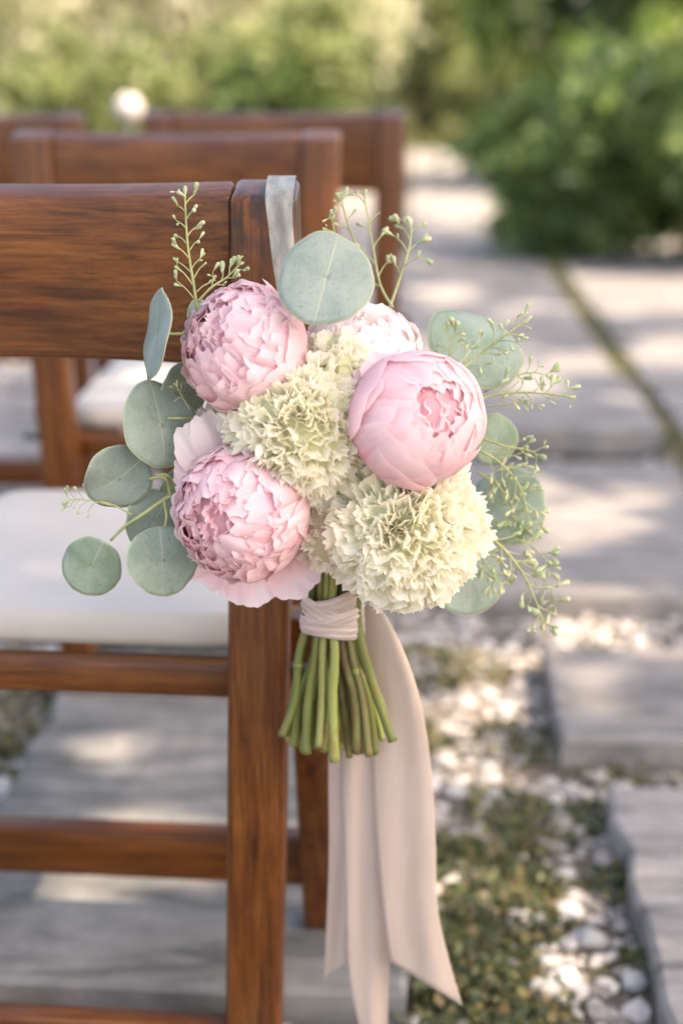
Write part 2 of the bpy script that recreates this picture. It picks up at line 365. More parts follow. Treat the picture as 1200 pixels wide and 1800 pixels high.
# bluestone under the chairs
yA = edge_y(350, 1738); xA = edge_x(713, 1700)
xB = edge_x(60, 1300)
slab(xB, xA, yA, yA + 0.80, Z1, M['slab'])
slab(xB - 0.05, xA - 0.10, yA + 0.90, yA + 1.55, Z1, M['slab'])
slab(xB - 0.72, xB - 0.12, yA + 0.25, yA + 0.95, Z1, M['slab'])
slab(xB - 0.75, xB - 0.18, yA + 1.06, yA + 1.7, Z1, M['slab'])
for k in range(5):
    slab(-1.1, -0.52, 3.05 + k * 0.72, 3.68 + k * 0.72, Z1, M['slab_l']); slab(-0.42, 0.03, 3.0 + k * 0.72, 3.62 + k * 0.72, Z1, M['slab_l'])
# aisle
yN = edge_y(1150, 1382); xN = edge_x(1068, 1385)
slab(xN, xN + 0.75, yN - 0.78, yN, Z1, M['slab_l'])
y1 = edge_y(1150, 1302); x1 = edge_x(988, 1300)
slab(x1, x1 + 0.72, y1, edge_y(1150, 1138), Z1, M['slab_l'])
y2 = edge_y(1100, 1048); x2 = edge_x(945, 1048)
y3 = edge_y(1000, 778)
xj = on(1104, 660, Z1).x
slab(x2 - 0.13, xj - 0.03, y2, y3 - 0.16, Z1, M['slab_l'])
slab(xj + 0.04, xj + 0.8, y2 + 0.1, y3 - 0.10, Z1, M['slab_l'])
yy = y3
for k, d in enumerate([0.62, 0.74, 0.70, 0.9, 0.9, 0.9, 0.9, 0.9, 0.9, 0.9, 0.9, 0.9, 0.9]):
    slab(xj - 0.62, xj - 0.03, yy, yy + d - 0.05, Z1 + 0.035 * (k == 0), M['slab_l'], 0.07)
    slab(xj + 0.04, xj + 0.66, yy + 0.06, yy + d + 0.01, Z1, M['slab_l'])
    if k < 3: slab(xj + 0.73, xj + 1.4, yy - 0.04, yy + d - 0.1, Z1, M['slab_l'])
    slab(xj - 1.22, xj - 0.68, yy + 0.02, yy + d - 0.03, Z1, M['slab_l'])
    yy += d
for i_ in range(5):
    for k in range(4): slab(-1.75 + i_ * .74, -1.08 + i_ * .74, -2.4 + k * .72, -1.74 + k * .72, Z1, M['slab_l'])  # unseen slabs added behind the camera to bounce sunlight onto the bouquet
def on_slab(x, y, pad=0.0):
    return any(a - pad < x < b + pad and c - pad < y < d + pad for a, b, c, d in SLABS)

# gravel: one mass of small stones
ico_v = []; t = (1 + 5 ** .5) / 2
for a, b in ((-1, t), (1, t), (-1, -t), (1, -t)): ico_v += [(a, b, 0), (0, a, b), (b, 0, a)]
ico_v = np.array(ico_v) / math.sqrt(1 + t * t)
bmx = __import__('bmesh'); bm = bmx.new(); bmx.ops.create_icosphere(bm, subdivisions=1, radius=1)
ico_v = np.array([v.co[:] for v in bm.verts]); ico_f = [tuple(v.index for v in f.verts) for f in bm.faces]; bm.free()
bm = bmx.new(); bmx.ops.create_icosphere(bm, subdivisions=2, radius=1)
ico2_v = np.array([v.co[:] for v in bm.verts]); ico2_f = [tuple(v.index for v in f.verts) for f in bm.faces]; bm.free()
def stones(spots):
    V = []; F = []
    for (x, y, z, s) in spots:
        q = ico_v * (1 + rng.uniform(-0.22, 0.22, (len(ico_v), 1))) * np.array([rng.uniform(.7, 1.2), rng.uniform(.7, 1.2), rng.uniform(.30, .6)]) * s
        a = rng.uniform(0, 6.28); ca, sa = math.cos(a), math.sin(a)
        tl = rng.uniform(-.4, .4)
        q = q @ np.array([[ca, sa, 0], [-sa, ca, 0], [0, 0, 1]]) @ np.array([[1, 0, 0], [0, math.cos(tl), math.sin(tl)], [0, -math.sin(tl), math.cos(tl)]])
        o = len(V); V += [tuple(p) for p in (q + np.array([x, y, z]))]; F += [(a + o, b + o, c + o) for a, b, c in ico_f]
    return V, F
spots = []
while len(spots) < 17000:
    y = rng.uniform(0.95, 5.5); x = rng.uniform(-1.3, 1.5)
    if y > 3.2 and rng.random() < 0.5: continue
    if on_slab(x, y, 0.005): continue
    s = rng.uniform(0.0035, 0.010) if rng.random() < .88 else rng.uniform(0.010, 0.018)
    spots.append((x, y, s * 0.3, s))
V, F = stones(spots)
tag(link('gravel', mesh('gravel', V, F, False), None, M['gravel']), 'pale pinkish gravel lying between the paving slabs', 'gravel', kind='stuff')
# larger white stones that can be told apart
big = [(965, 1742, 44, 'largest rounded white stone, near the bottom edge'), (1040, 1648, 36, 'white stone in a patch of sun beside the nearest slab on the right'), (1115, 1720, 32, 'white stone touching the long side of the nearest slab on the right'),
       (955, 1684, 24, 'white stone just above the largest one'), (1010, 1760, 20, 'small white stone just right of the largest one'), (870, 1556, 22, 'pale stone half grown over by the creeping plants'),
       (800, 1390, 28, 'flat pale stone right of the hanging ribbon'), (860, 1345, 22, 'flat pale stone below the far corner of the gravel patch')]
for k, (x, y, r, lab) in enumerate(big):
    p = on(x, y, 0.01); s = r * ppm(p) * 0.82
    q = ico2_v.copy(); nrm = ico2_v
    disp = 1 + 0.14 * np.sin(nrm[:, 0] * 3.1 + k) + 0.11 * np.sin(nrm[:, 1] * 4.3 + 2 * k) + 0.10 * np.sin(nrm[:, 2] * 5 + nrm[:, 0] * 4 + k) + rng.uniform(-.05, .05, len(q))
    q = q * disp[:, None] * np.array([1.1, 0.8, 0.5])
    o = link('white_stone', mesh('white_stone', q, ico2_f, True), None, M['white_stone'])
    o.scale = (s, s, s); o.rotation_euler = (rng.uniform(-.3, .3), rng.uniform(-.3, .3), rng.uniform(0, 6)); o.location = (p.x, p.y, s * 0.42)
    tag(o, lab, 'stone', 'white stones in the gravel')

def leaf_cloud(pts, size, flat=0.0, aspect=0.55, seed=1, size_var=0.5, droop=None):
    """small pointed leaves, one at each point, as arrays"""
    g = np.random.default_rng(seed); n = len(pts); P = np.asarray(pts, dtype=float)
    d = g.normal(size=(n, 3)); d[:, 2] *= (1 - flat)
    if droop is not None: d += np.asarray(droop)
    d /= np.linalg.norm(d, axis=1)[:, None]
    e = g.normal(size=(n, 3)); e[:, 2] *= (1 - flat); e -= (e * d).sum(1)[:, None] * d; e /= np.linalg.norm(e, axis=1)[:, None]
    nn = np.cross(d, e)
    s = size * (1 + g.uniform(-size_var, size_var, n))[:, None]
    a = P - d * s * 0.5; b = P + e * s * aspect * 0.5 + nn * s * 0.08; c = P + d * s * 0.5; f = P - e * s * aspect * 0.5 + nn * s * 0.08
    V = np.stack([a, b, c, f], 1).reshape(-1, 3)
    F = np.arange(n * 4).reshape(-1, 4)
    return V, F
def fast_mesh(name, V, F, smooth=False):
    me = bpy.data.meshes.new(name); n = len(F); k = F.shape[1]
    me.vertices.add(len(V)); me.vertices.foreach_set('co', np.asarray(V, dtype=np.float32).ravel())
    me.loops.add(n * k); me.loops.foreach_set('vertex_index', F.astype(np.int32).ravel())
    me.polygons.add(n); me.polygons.foreach_set('loop_start', np.arange(0, n * k, k, dtype=np.int32)); me.polygons.foreach_set('loop_total', np.full(n, k, dtype=np.int32))
    me.update(calc_edges=True); me.validate(); return me

# creeping ground cover
pts = []
def clump(cx, cy, r, n, h):
    for _ in range(n):
        a = rng.uniform(0, 6.28); q = r * math.sqrt(rng.random())
        x, y = cx + q * math.cos(a), cy + q * math.sin(a)
        if on_slab(x, y, -0.03): continue
        pts.append((x, y, abs(rng.normal(0, h)) * (1.1 - q / r) + 0.004))
for (x, y, r, n) in [(850, 1600, 0.10, 1500), (800, 1700, 0.09, 1500), (900, 1760, 0.07, 900), (790, 1520, 0.06, 700), (880, 1500, 0.06, 600), (940, 1570, 0.05, 450), (830, 1790, 0.10, 1200),
                     (760, 1790, 0.07, 800), (960, 1455, 0.06, 260), (880, 1430, 0.06, 260), (1040, 1440, 0.04, 160), (830, 1180, 0.07, 220), (900, 1310, 0.07, 300), (1100, 1330, 0.12, 600),
                     (730, 1180, 0.10, 900), (730, 1300, 0.06, 400), (20, 1260, 0.14, 1500), (10, 1330, 0.08, 500), (720, 900, 0.15, 800), (735, 560, 0.25, 1200), (1090, 1560, 0.04, 200), (1130, 1700, 0.03, 120)]:
    p = on(x, y, 0.0); clump(p.x, p.y, r, int(n * .62), 0.015)
for k in range(6000):                                   # moss in the joint between the two lanes of slabs
    y = rng.uniform(2.2, 9); pts.append((xj + rng.normal(0.005, 0.022), y, abs(rng.normal(0, .012)) + 0.030))
V, F = leaf_cloud(pts, 0.013, 0.3, 0.6, 3)
tag(link('ground_cover', fast_mesh('ground_cover', V, F), None, M['thyme']), 'creeping green ground cover spreading over the gravel and joints', 'ground cover', kind='stuff')
pts = np.column_stack([rng.uniform(-8, 8, 26000), rng.uniform(10.5, 24, 26000), rng.uniform(0.0, 0.07, 26000)])
pts = pts[~((pts[:, 1] < 14.6) & (pts[:, 0] > -0.65) & (pts[:, 0] < 1.4))]
V, F = leaf_cloud(pts, 0.12, 0.0, 0.25, 4, droop=(0, 0, 1.0))
tag(link('lawn', fast_mesh('lawn', V, F), None, M['lawn']), 'yellowish green lawn at the far end of the aisle', 'lawn', kind='stuff')

# ------------------------------------------------------------------ shrubs and trees
def limbs(parent, base, top, r, n, spread, m, seed, name='trunk'):
    g = random.Random(seed); parts = []
    b, tp = Vector(base), Vector(top)
    mid = b.lerp(tp, .5) + Vector((g.uniform(-.06, .06), g.uniform(-.06, .06), 0))
    parts.append(tube_geo([b, mid, tp], r, r * .4, 8, 7, .08, g))
    for k in range(n):
        s = b.lerp(tp, g.uniform(.25, .9)); a = g.uniform(0, 6.28)
        e = s + Vector((math.cos(a) * spread, math.sin(a) * spread, g.uniform(.2, .8) * spread))
        parts.append(tube_geo([s, s.lerp(e, .5) + Vector((0, 0, .1 * spread)), e], r * .4, r * .12, 6, 5, .05, g))
    v, f = merge(parts)
    return link(name, mesh(name, v, f), parent, m)
def crown_points(c, rx, ry, rz, n, clumps, seed, cs=0.28):
    g = np.random.default_rng(seed)
    d = g.normal(size=(clumps, 3)); d /= np.linalg.norm(d, axis=1)[:, None]
    q = d * (g.uniform(0.25, 1.0, clumps) ** 0.55)[:, None] * np.array([rx, ry, rz])
    k = g.integers(0, clumps, n); sc = g.uniform(.6, 1.3, clumps)[k]
    o = g.normal(size=(n, 3)) * (cs * np.array([rx, ry, rz]))[None] * sc[:, None] * 0.6
    P = q[k] + o + np.array(c); return P[P[:, 2] > 0.02]
def shrub(name, x, y, rx, ry, h, n, clumps, leaf, m, label, cat='shrub', group='shrubs behind the chairs', seed=1, cs=0.3, low=0.0, aspect=0.5, droop=None):
    e = tag(empty(name, (x, y, 0)), label, cat, group)
    limbs(e, (0, 0, -0.02), (0, 0, h * .8), 0.02 + 0.018 * h, 7, max(rx, .3) * .7, M['bark'], seed)
    P = crown_points((0, 0, low + (h - low) * .5), rx, ry, (h - low) * .5, n, clumps, seed, cs)
    V, F = leaf_cloud(P, leaf, 0.0, aspect, seed, droop=droop)
    link('crown', fast_mesh('crown', V, F), e, m); return e
p = on(1090, 495, 0); shrub('conifer_shrub', p.x, p.y + 0.55, 0.62, 0.5, 1.02, 6500, 34, 0.095, M['conifer'], 'dark green conifer shrub standing right beside the paving', seed=11, cs=.2, aspect=.35, droop=(0, 0, -.5))
p = on(1290, 500, 0); shrub('conifer_shrub', p.x, p.y + 0.3, 0.50, 0.5, 1.10, 6000, 32, 0.09, M['conifer'], 'dark conifer shrub cut off by the right edge of the photo', seed=12, cs=.2, aspect=.35, droop=(0, 0, -.5))
p = on(985, 478, 0); shrub('conifer_shrub', p.x, p.y + 0.25, 0.34, 0.3, 0.55, 6500, 34, 0.07, M['conifer'], 'low spreading green conifer overhanging the edge of the aisle', seed=13, cs=.24, aspect=.35)
p = on(955, 330, 0); shrub('grey_green_shrub', p.x + 0.40, p.y, 0.55, 0.6, 2.4, 7000, 44, 0.11, M['greyleaf'], 'grey green shrub leaning over the far aisle left of the conifers', seed=14, cs=.22, low=.4)
p = on(1120, 380, 0); shrub('olive_shrub', p.x, p.y + 1.5, 1.0, 0.8, 2.6, 9000, 55, 0.12, M['fresh'], 'bright green shrub rising behind the dark conifers', seed=15, cs=.22, low=.5)
defs = [(-3.3, 10.5, 1.2, 2.6, 'paleleaf', 'pale sunlit shrub at the left edge of the photo'),
        (-2.05, 9.6, .62, 1.05, 'olive', 'low green shrub behind the leftmost chair back'),
        (-1.75, 11.4, 1.0, 2.8, 'paleleaf', 'pale cream green shrub left of the round white highlight'),
        (-0.75, 10.2, .75, 1.3, 'olive', 'olive shrub behind the round white highlight'),
        (-1.0, 12.6, 1.0, 3.0, 'paleleaf', 'tall pale shrub above the third row chair'),
        (-0.85, 9.8, .5, .85, 'conifer', 'low dark shrub behind the third row chair back'),
        (0.15, 17.0, .9, 2.6, 'olive', 'pale yellow green shrub near the far end of the aisle'),
        (1.15, 16.2, .8, 1.1, 'olive', 'bright olive bush at the far end of the aisle'),
        (2.5, 14.2, 1.0, 2.6, 'olive', 'green shrub where the aisle ends behind the grey green shrub'),
        (-4.6, 14, 1.6, 3.4, 'olive', 'large olive shrub far behind at the left'),
        (-2.6, 15.2, 1.6, 3.6, 'paleleaf', 'large pale shrub far behind left of centre'),
        (-0.3, 21, 2.0, 3.6, 'olive', 'large olive shrub far behind at the centre'),
        (3.8, 17, 1.8, 3.6, 'olive', 'large green shrub far behind at the right')]
for k, (x, y, r, h, mm, lab) in enumerate(defs):
    shrub('garden_shrub', x, y, r, r * .8, h, 7000, 55, 0.11 if h > 1.5 else .08, M[mm], lab, seed=30 + k, cs=.24)

# the tree over the aisle: it stands to the right, out of the picture, and its crown shades the chairs
TX, TY = 5.6, 4.6
tree = tag(empty('shade_tree', (TX, TY, 0)), 'large leafy tree shading the chairs and the aisle from above', 'tree')
limbs(tree, (0, 0, -0.05), (-0.5, -0.3, 4.6), 0.22, 9, 2.6, M['bark'], 77)
def sun_hit(P, z):                     # where the sun ray through P meets the level z
    k = (P[:, 2] - z) / SUNV.z
    return P[:, 0] - SUNV.x * k, P[:, 1] - SUNV.y * k
GAPS = []                              # holes cut in the crown to place sun patches: (x, y, half width, half depth, level)
def gap(px, py, wpx, hpx, z):
    a, b = on(px - wpx, py, z), on(px + wpx, py, z); c, d = on(px, py + hpx, z), on(px, py - hpx, z)
    GAPS.append(((a.x + b.x) / 2, (c.y + d.y) / 2, abs(b.x - a.x) / 2, abs(d.y - c.y) / 2, z))
for g_ in [(800, 350, 90, 55), (790, 455, 60, 18), (780, 520, 60, 22), (1000, 640, 260, 22), (900, 700, 60, 28), (1000, 905, 110, 30), (950, 985, 70, 45), (1150, 860, 50, 16),
           (850, 1120, 110, 40), (1080, 1095, 150, 28), (1010, 1195, 45, 22), (820, 1230, 70, 34), (880, 1290, 60, 14), (1040, 1400, 40, 22), (1170, 1480, 70, 36), (860, 1490, 80, 22),
           (960, 1570, 60, 24), (1060, 1640, 40, 14), (200, 1425, 230, 14), (130, 1345, 200, 9), (300, 1556, 120, 8), (330, 1300, 80, 7), (90, 1600, 60, 5), (1180, 600, 60, 18), (1190, 1130, 60, 20), (760, 600, 40, 10), (1120, 545, 70, 8), (930, 545, 50, 9), (1060, 720, 50, 7), (960, 845, 40, 8), (1100, 960, 40, 9), (1010, 1040, 40, 7), (770, 1160, 30, 14), (930, 1240, 40, 12), (1130, 1250, 40, 9), (990, 1500, 40, 12), (800, 1600, 30, 10), (900, 1680, 40, 10), (1100, 1580, 30, 12), (1180, 1640, 30, 14)]:
    gap(*g_, Z1)
gap(150, 1040, 115, 30, 0.45); gap(270, 655, 70, 22, 0.45); gap(30, 312, 60, 12, 0.45)
g = np.random.default_rng(5); n = 18500
gx0, gy0 = g.uniform(-3.2, 3.0, n), g.uniform(0.25, 8.2, n)
cz = g.uniform(4.0, 6.0, n) + 0.5 * np.sin(gx0 * 1.3) * np.cos(gy0 * 0.9)
P = np.column_stack([gx0 + SUNV.x / SUNV.z * cz, gy0 + SUNV.y / SUNV.z * cz, cz])
keep = ~((gy0 > 5.0) & (gx0 > 0.55)) & ~((gy0 > 4.2) & (gx0 < -1.0))
rnd_ = g.random(n)
for (gx, gy, ga, gb, gz) in GAPS:
    hx, hy = sun_hit(P, gz); w = 0.042
    keep &= ~(((((hx - gx) / (ga + w)) ** 2 + ((hy - gy) / (gb + w)) ** 2) < 1) & (rnd_ > 0.07))
for bz in (0.4, 0.5, 0.6, 0.7, 0.82):     # crown leaves left whole here to keep the bouquet shaded
    hx, hy = sun_hit(P, bz); keep |= (hx > -0.30) & (hx < 0.20) & (hy > 0.88) & (hy < 1.16)
P = P[keep] - np.array([TX, TY, 0])
V, F = leaf_cloud(P, 0.20, 0.55, 0.75, 6)
link('crown', fast_mesh('crown', V, F), tree, M['shade_leaf'])

# made-up white globe on a stake, standing in for a round bright highlight
p = at(226, 190, 4.2); gl = tag(empty('highlight_globe', (p.x, p.y, 0)), 'small round white globe added in place of a bright highlight above the chairs', 'highlight stand-in')
s = 25 * ppm(p); q = ico2_v * s
link('globe', mesh('globe', q + np.array([0, 0, p.z]), ico2_f), gl, M['globe'])
tube('stake', [(0, 0, 0), (0, 0, p.z - s * .9)], 0.012, 0.010, M['metal'], gl, 4, 8)

# ------------------------------------------------------------------ chairs
def make_chair(loc, rz, width, label, near=False):
    e = tag(empty('folding_chair', loc, rz), label, 'chair', 'wooden folding chairs in rows')
    h = width / 2; pw = 0.049; top = 0.814
    wp = M['wood_post'] if near else M['wood_v']
    for s in (-1, 1):
        xi, xo = s * (h - pw), s * h
        a, b = min(xi, xo), max(xi, xo)
        dx = -s * 0.024                       # the legs draw in a little towards the floor
        hexa('stile', [(a + dx, 0, 0), (b + dx, 0, 0), (b + dx, .034, 0), (a + dx, .034, 0), (a, 0.0, top - .011), (b, 0.0, top - .011), (b, .036, top), (a, .036, top)], wp, e, 0.005, 3)
        # front leg, folding: from under the seat forward to the floor
        x0 = s * (h - pw * .5 + 0.020); w = .017
        hexa('front_leg', [(x0 - w, .200, 0.045), (x0 + w, .200, .045), (x0 + w, .238, .045), (x0 - w, .238, .045), (x0 - w, .075, .44), (x0 + w, .075, .44), (x0 + w, .110, .44), (x0 - w, .110, .44)], M['wood_v'], e, 0.003, 2)
        xs = s * (h - pw - .008)
        box('side_rail', xs - .011, xs + .011, .070, .415, .372, .408, M['wood_v'], e, 0.003, 2)
        v, f = tube_geo([(s * (h - pw * .4), .05, .405), (s * (h + .02), .05, .405)], .005, .005, 2, 10)
        link('pivot_bolt', mesh('pivot_bolt', v, f), e, M['metal'])
    # backrest: a board with a gently hollowed top edge
    nx = 15; V = []; xl, xr = -h + pw + .0005, h - pw - .0005
    for i in range(nx):
        t = i / (nx - 1); x = xl + (xr - xl) * t; q = 4 * t * (1 - t)
        yb = 0.008 + 0.010 * q; zt = top - .001 - 0.004 * q; zb = .673 + .003 * q
        V += [(x, yb, zb), (x, yb, zt - .010), (x, yb + .024, zt), (x, yb + .024, zb)]
    F = [(4 * i + k, 4 * i + (k + 1) % 4, 4 * (i + 1) + (k + 1) % 4, 4 * (i + 1) + k) for i in range(nx - 1) for k in range(4)]
    F += [(3, 2, 1, 0), tuple(4 * (nx - 1) + k for k in range(4))]
    bevel(link('backrest', mesh('backrest', V, [q[::-1] for q in F]), e, M['wood_h']), .004, 3)
    # seat
    box('rear_rail', -h + pw - .004, h - pw + .004, .036, .060, .381, .411, M['wood_h'], e, .004, 3)
    box('front_rail', -h + pw + .02, h - pw - .02, .405, .430, .375, .408, M['wood_h'], e, .004, 2)
    nx, ny = 22, 20; cx, cy0, cy1 = h - pw + 0.012, .062, .425
    V = []; ring = []
    def sup(i, n): return math.copysign(abs(math.cos(i)) ** n, math.cos(i)), math.copysign(abs(math.sin(i)) ** n, math.sin(i))
    K = 56; lev = [(0.0, .93), (.004, .985), (.012, 1.0), (.022, 1.0), (.029, .993), (.0335, .978), (.0352, .95), (.036, .6), (.036, .3)]
    for (z, sc) in lev:
        for k in range(K):
            cxx, sxx = sup(2 * math.pi * k / K, 0.22 if sc > .8 else .3)
            V.append((cx * sc * cxx, (cy0 + cy1) / 2 + (cy1 - cy0) / 2 * sc * sxx, 0.4115 + z))
    F = grid_faces(K, len(lev), True); F.append(tuple((len(lev) - 1) * K + k for k in range(K))); F.append(tuple(range(K))[::-1])
    cu = link('seat_cushion', mesh('seat_cushion', V, F), e, M['cushion'])
    # piping seam round the cushion
    # stretchers
    box('rear_stretcher', -h + pw - .012, h - pw + .012, .006, .030, .014, .070, M['wood_h'], e, .004, 2)
    x0 = h - pw * .5 + .013
    box('front_stretcher', -x0, x0, .188, .214, .104, .158, M['wood_h'], e, .004, 2)
    return e
CW = 0.415
# near chair: its right post
pt = at(461, 345, 1.06); ptm = at(460, 800, 1.06)
n_rz = -0.035
def chair_at(px, py, Y, rz, width, label, near=False, z=0.0):    # px is the outer edge of the right post seen at py
    p = at(px, py, Y)
    c = Vector((p.x, Y, z)) - Matrix.Rotation(rz, 3, 'Z') @ Vector((width / 2, 0, 0))
    return make_chair(c, rz, width, label, near)
chair_at(521, 420, 1.06, n_rz, CW, 'nearest brown wooden folding chair with the flower bouquet tied to its post', True)
chair_at(597, 300, 1.82, 0.0, 0.415, 'brown wooden folding chair directly in front of the nearest one')
chair_at(712, 300, 2.56, 0.02, 0.46, 'brown wooden folding chair of the third row, its post beside the aisle')
chair_at(146, 240, 2.44, 0.02, 0.44, 'brown wooden folding chair at the left edge with a pale seat showing')

# ------------------------------------------------------------------ the bouquet
HB = at(585, 1070, 1.005)
bq = tag(empty('flower_bouquet', HB), 'hanging bouquet of pink peonies and cream blooms with eucalyptus and blush ribbon', 'bouquet')
def L(p): return Vector(p) - HB        # world to bouquet space

# cream carnation-like blooms: fan petals with frilled tips
CM = []
for k in range(10):
    rg = random.Random(100 + k); nu, nv = 13, 8; V = []; UV = []
    ph = [rg.uniform(0, 6.28) for _ in range(5)]; kk = rg.uniform(3.5, 6); cu_ = rg.uniform(-.25, .25)
    for j in range(nv):
        v = j / (nv - 1)
        for i in range(nu):
            u = 2 * i / (nu - 1) - 1
            ln = 1 - .10 * u * u - .05 * abs(math.sin(u * 9 + ph[0])) - .03 * math.sin(u * 17 + ph[1])
            wdt = (.06 + .30 * v ** 1.3)
            V.append((u * wdt, v ** 2.2 * (.11 * math.sin(u * kk + ph[2]) + .03 * math.sin(u * 9 + ph[3])) + cu_ * v ** 3, v * ln)); UV.append((i / (nu - 1), v))
    CM.append((V, grid_faces(nu, nv), UV))
def basis(axis):
    a = axis.normalized(); e1 = (CU - a * CU.dot(a)).normalized(); e2 = a.cross(e1)
    return e1, e2, a                    # e1 towards the top of the photo
def petal_geo(fr, Rr, th, r, amax, w, ruffle, flare, rg, nu=23, nv=12, sq=0.9, notch=0.06, a0=14, curl=0.0, rnd=0.13):
    e1, e2, a = fr; V = []; UV = []
    ph = [rg.uniform(0, 6.28) for _ in range(6)]; sp = rg.choice((-1, 1)) * 0.030
    k1, k2, k3 = rg.uniform(2.2, 3.6), rg.uniform(5, 8), rg.uniform(2.6, 4.6)
    l0 = rg.uniform(0, 6.28)
    def lobe(u): return .45 + .55 * math.sin(u * 2.3 + l0) ** 2
    for j in range(nv):
        v = j / (nv - 1)
        for i in range(nu):
            u = 2 * i / (nu - 1) - 1
            am = amax * (1 - rnd * abs(u) ** 3.2 - notch * (1 - abs(math.sin(u * k3 + ph[0])) ** .6) * lobe(u) - notch * .25 * math.sin(u * 11 + ph[1]))
            al = R(a0 + (am - a0) * v)
            shp = (math.sin(math.pi * (0.09 + 0.52 * v)) ** 0.8) * (1 - 0.20 * v ** 7)
            lat = u * w * shp
            c = (e1 * math.cos(th) + e2 * math.sin(th)) * math.sin(al) - a * math.cos(al)
            t = e2 * math.cos(th) - e1 * math.sin(th)
            d = c * math.cos(lat) + t * math.sin(lat)
            rr = r * (1 + sp * u + flare * v ** 5 - curl * v ** 6 + ruffle * v ** 2 * (math.sin(u * k1 + ph[2] + v * 2) * .7 + .5 * math.sin(u * k2 + ph[3] + 3 * v)) + 0.012 * math.sin(4 * v + 3 * u + ph[4]))
            q = d * rr * Rr; q -= a * q.dot(a) * (1 - sq)
            V.append(q); UV.append((i / (nu - 1), v))
    return V, grid_faces(nu, nv), UV
def peony(cpx, cpy, Y, rpx, axis, layers, seed, core=.68, extra=(), fan=(0, 30, .9, 'pe_mid', .6)):
    rg = random.Random(seed); c = at(cpx, cpy, Y); Rr = rpx * ppm(c); fr = basis(axis)
    q = ico2_v * Rr * core
    o = link('peony', mesh('peony', q, ico2_f), bq, M[layers[-1][7]]); o.location = L(c)
    def add(th, r, amax, w, ruf, fl, m, notch, sq=.9, curl=0.0):
        V, F, UV = petal_geo(fr, Rr, th, r, amax, w, ruf, fl, rg, notch=notch, sq=sq, curl=curl, rnd=.12 if amax < 112 else .055)
        link('peony_petal', mesh('peony_petal', V, F, True, UV), o, M[m])
    for (n, r, am, dam, w, ruf, fl, m, notch) in layers:
        t0 = rg.uniform(0, 6.28)
        for k in range(n):
            add(t0 + 2 * math.pi * (k + rg.uniform(-.18, .18)) / n, r * rg.uniform(.975, 1.02), am + rg.uniform(-dam, dam), w * rg.uniform(.88, 1.12), ruf, fl, m, notch)
    for x in extra: add(*x)
    e1, e2, a = fr; n, spread, fr_, fm, fs = fan
    for i in range(n):                    # the frilled heart of the flower
        t = (i + .5) / n; pol = math.acos(1 - t * (1 - math.cos(R(spread)))); az = i * 2.39996 + rg.uniform(-.3, .3)
        d = (e1 * math.cos(az) + e2 * math.sin(az)) * math.sin(pol) + a * math.cos(pol)
        d2 = (d + Vector((rg.uniform(-.2, .2), rg.uniform(-.2, .2), rg.uniform(-.2, .2)))).normalized(); ln = Rr * fr_ * rg.uniform(.90, 1.05) * (1 - .1 * d.dot(a))
        mt = (d2.to_track_quat('Z', 'Y') @ Quaternion((0, 0, 1), math.pi / 2 + rg.uniform(-.6, .6) - az * 0)).to_matrix()
        V, F, UV = CM[rg.randrange(len(CM))]
        link('peony_petal', mesh('peony_petal', [mt @ Vector((q[0] * ln * fs * 1.5, q[1] * ln * fs, q[2] * ln)) for q in V], F, True, UV), o, M[fm])
    return o
VIEW = CV
# layers: count, radius, reach (deg), reach jitter, half width, ruffle, flare, material, edge notch
smooth_l = [(5, 1.00, 116, 8, .82, .018, 0.03, 'pe_out', .02), (5, .988, 130, 7, .78, .018, .015, 'pe_out', .025), (6, .970, 140, 7, .70, .02, 0.01, 'pe_out', .03),
            (6, .952, 148, 7, .60, .025, .02, 'pe_fr', .035), (7, .932, 154, 7, .52, .03, .03, 'pe_fr', .04), (7, .912, 156, 9, .46, .045, .03, 'pe_fr', .045), (7, .892, 159, 9, .44, .055, .03, 'pe_fr', .05)]
frill_l = [(6, 1.00, 100, 7, .66, .03, .05, 'pe_out', .03), (7, .985, 109, 8, .60, .04, .06, 'pe_out', .04)]
for k_ in range(9):
    frill_l.append((8 if k_ < 7 else 7, .968 - .009 * k_, 115 + 5.6 * k_, 9, .50 - .008 * k_, .055 + .002 * k_, .075, ('pe_out', 'pe_fr', 'pe_fr', 'pe_mid')[k_ % 4], .042))
def guard(o, cen, tip, wpx, m, bulge=.18, seed=0):
    # a broad outer petal from behind the flower head to its own tip
    rg = random.Random(seed); b, t = at(*cen), at(*tip); s_ = ppm(b); ax = t - b; ln = ax.length; ax.normalize()
    sd = ax.cross(CV).normalized(); up = sd.cross(ax); ph = [rg.uniform(0, 6.28) for _ in range(4)]; nu, nv = 17, 14; V = []; UV = []
    for j in range(nv):
        v = j / (nv - 1)
        for i in range(nu):
            u = 2 * i / (nu - 1) - 1
            w = wpx * s_ * (.18 + .82 * math.sin(math.pi * min(.5, .08 + .5 * v)) ** 1.4) * (1 - .12 * v ** 6)
            lv = v * (1 - .16 * abs(u) ** 2.8 * v - .018 * math.sin(u * 7 + ph[0]) - .012 * math.sin(u * 17 + ph[1]) - .03 * abs(math.sin(u * 2.2 + ph[2])))
            z = bulge * math.sin(math.pi * lv * .9) * ln - .10 * u * u * ln * (1 - v) + .045 * ln * v * v * math.sin(u * 3.4 + ph[3]) + .02 * ln * v * math.sin(u * 8 + ph[0])
            V.append(b + ax * ln * lv + sd * u * w + up * -z if up.dot(CV) < 0 else b + ax * ln * lv + sd * u * w + up * z); UV.append((i / (nu - 1), .25 + .75 * v))
    q = o.location + HB
    link('peony_petal', mesh('peony_petal', [p - q for p in V], grid_faces(nu, nv), True, UV), o, M[m])
pb = peony(731, 737, 0.955, 121, VIEW + CR * .44 + CU * .08, smooth_l, 21, .80, fan=(20, 32, .965, 'pe_fr', .5))
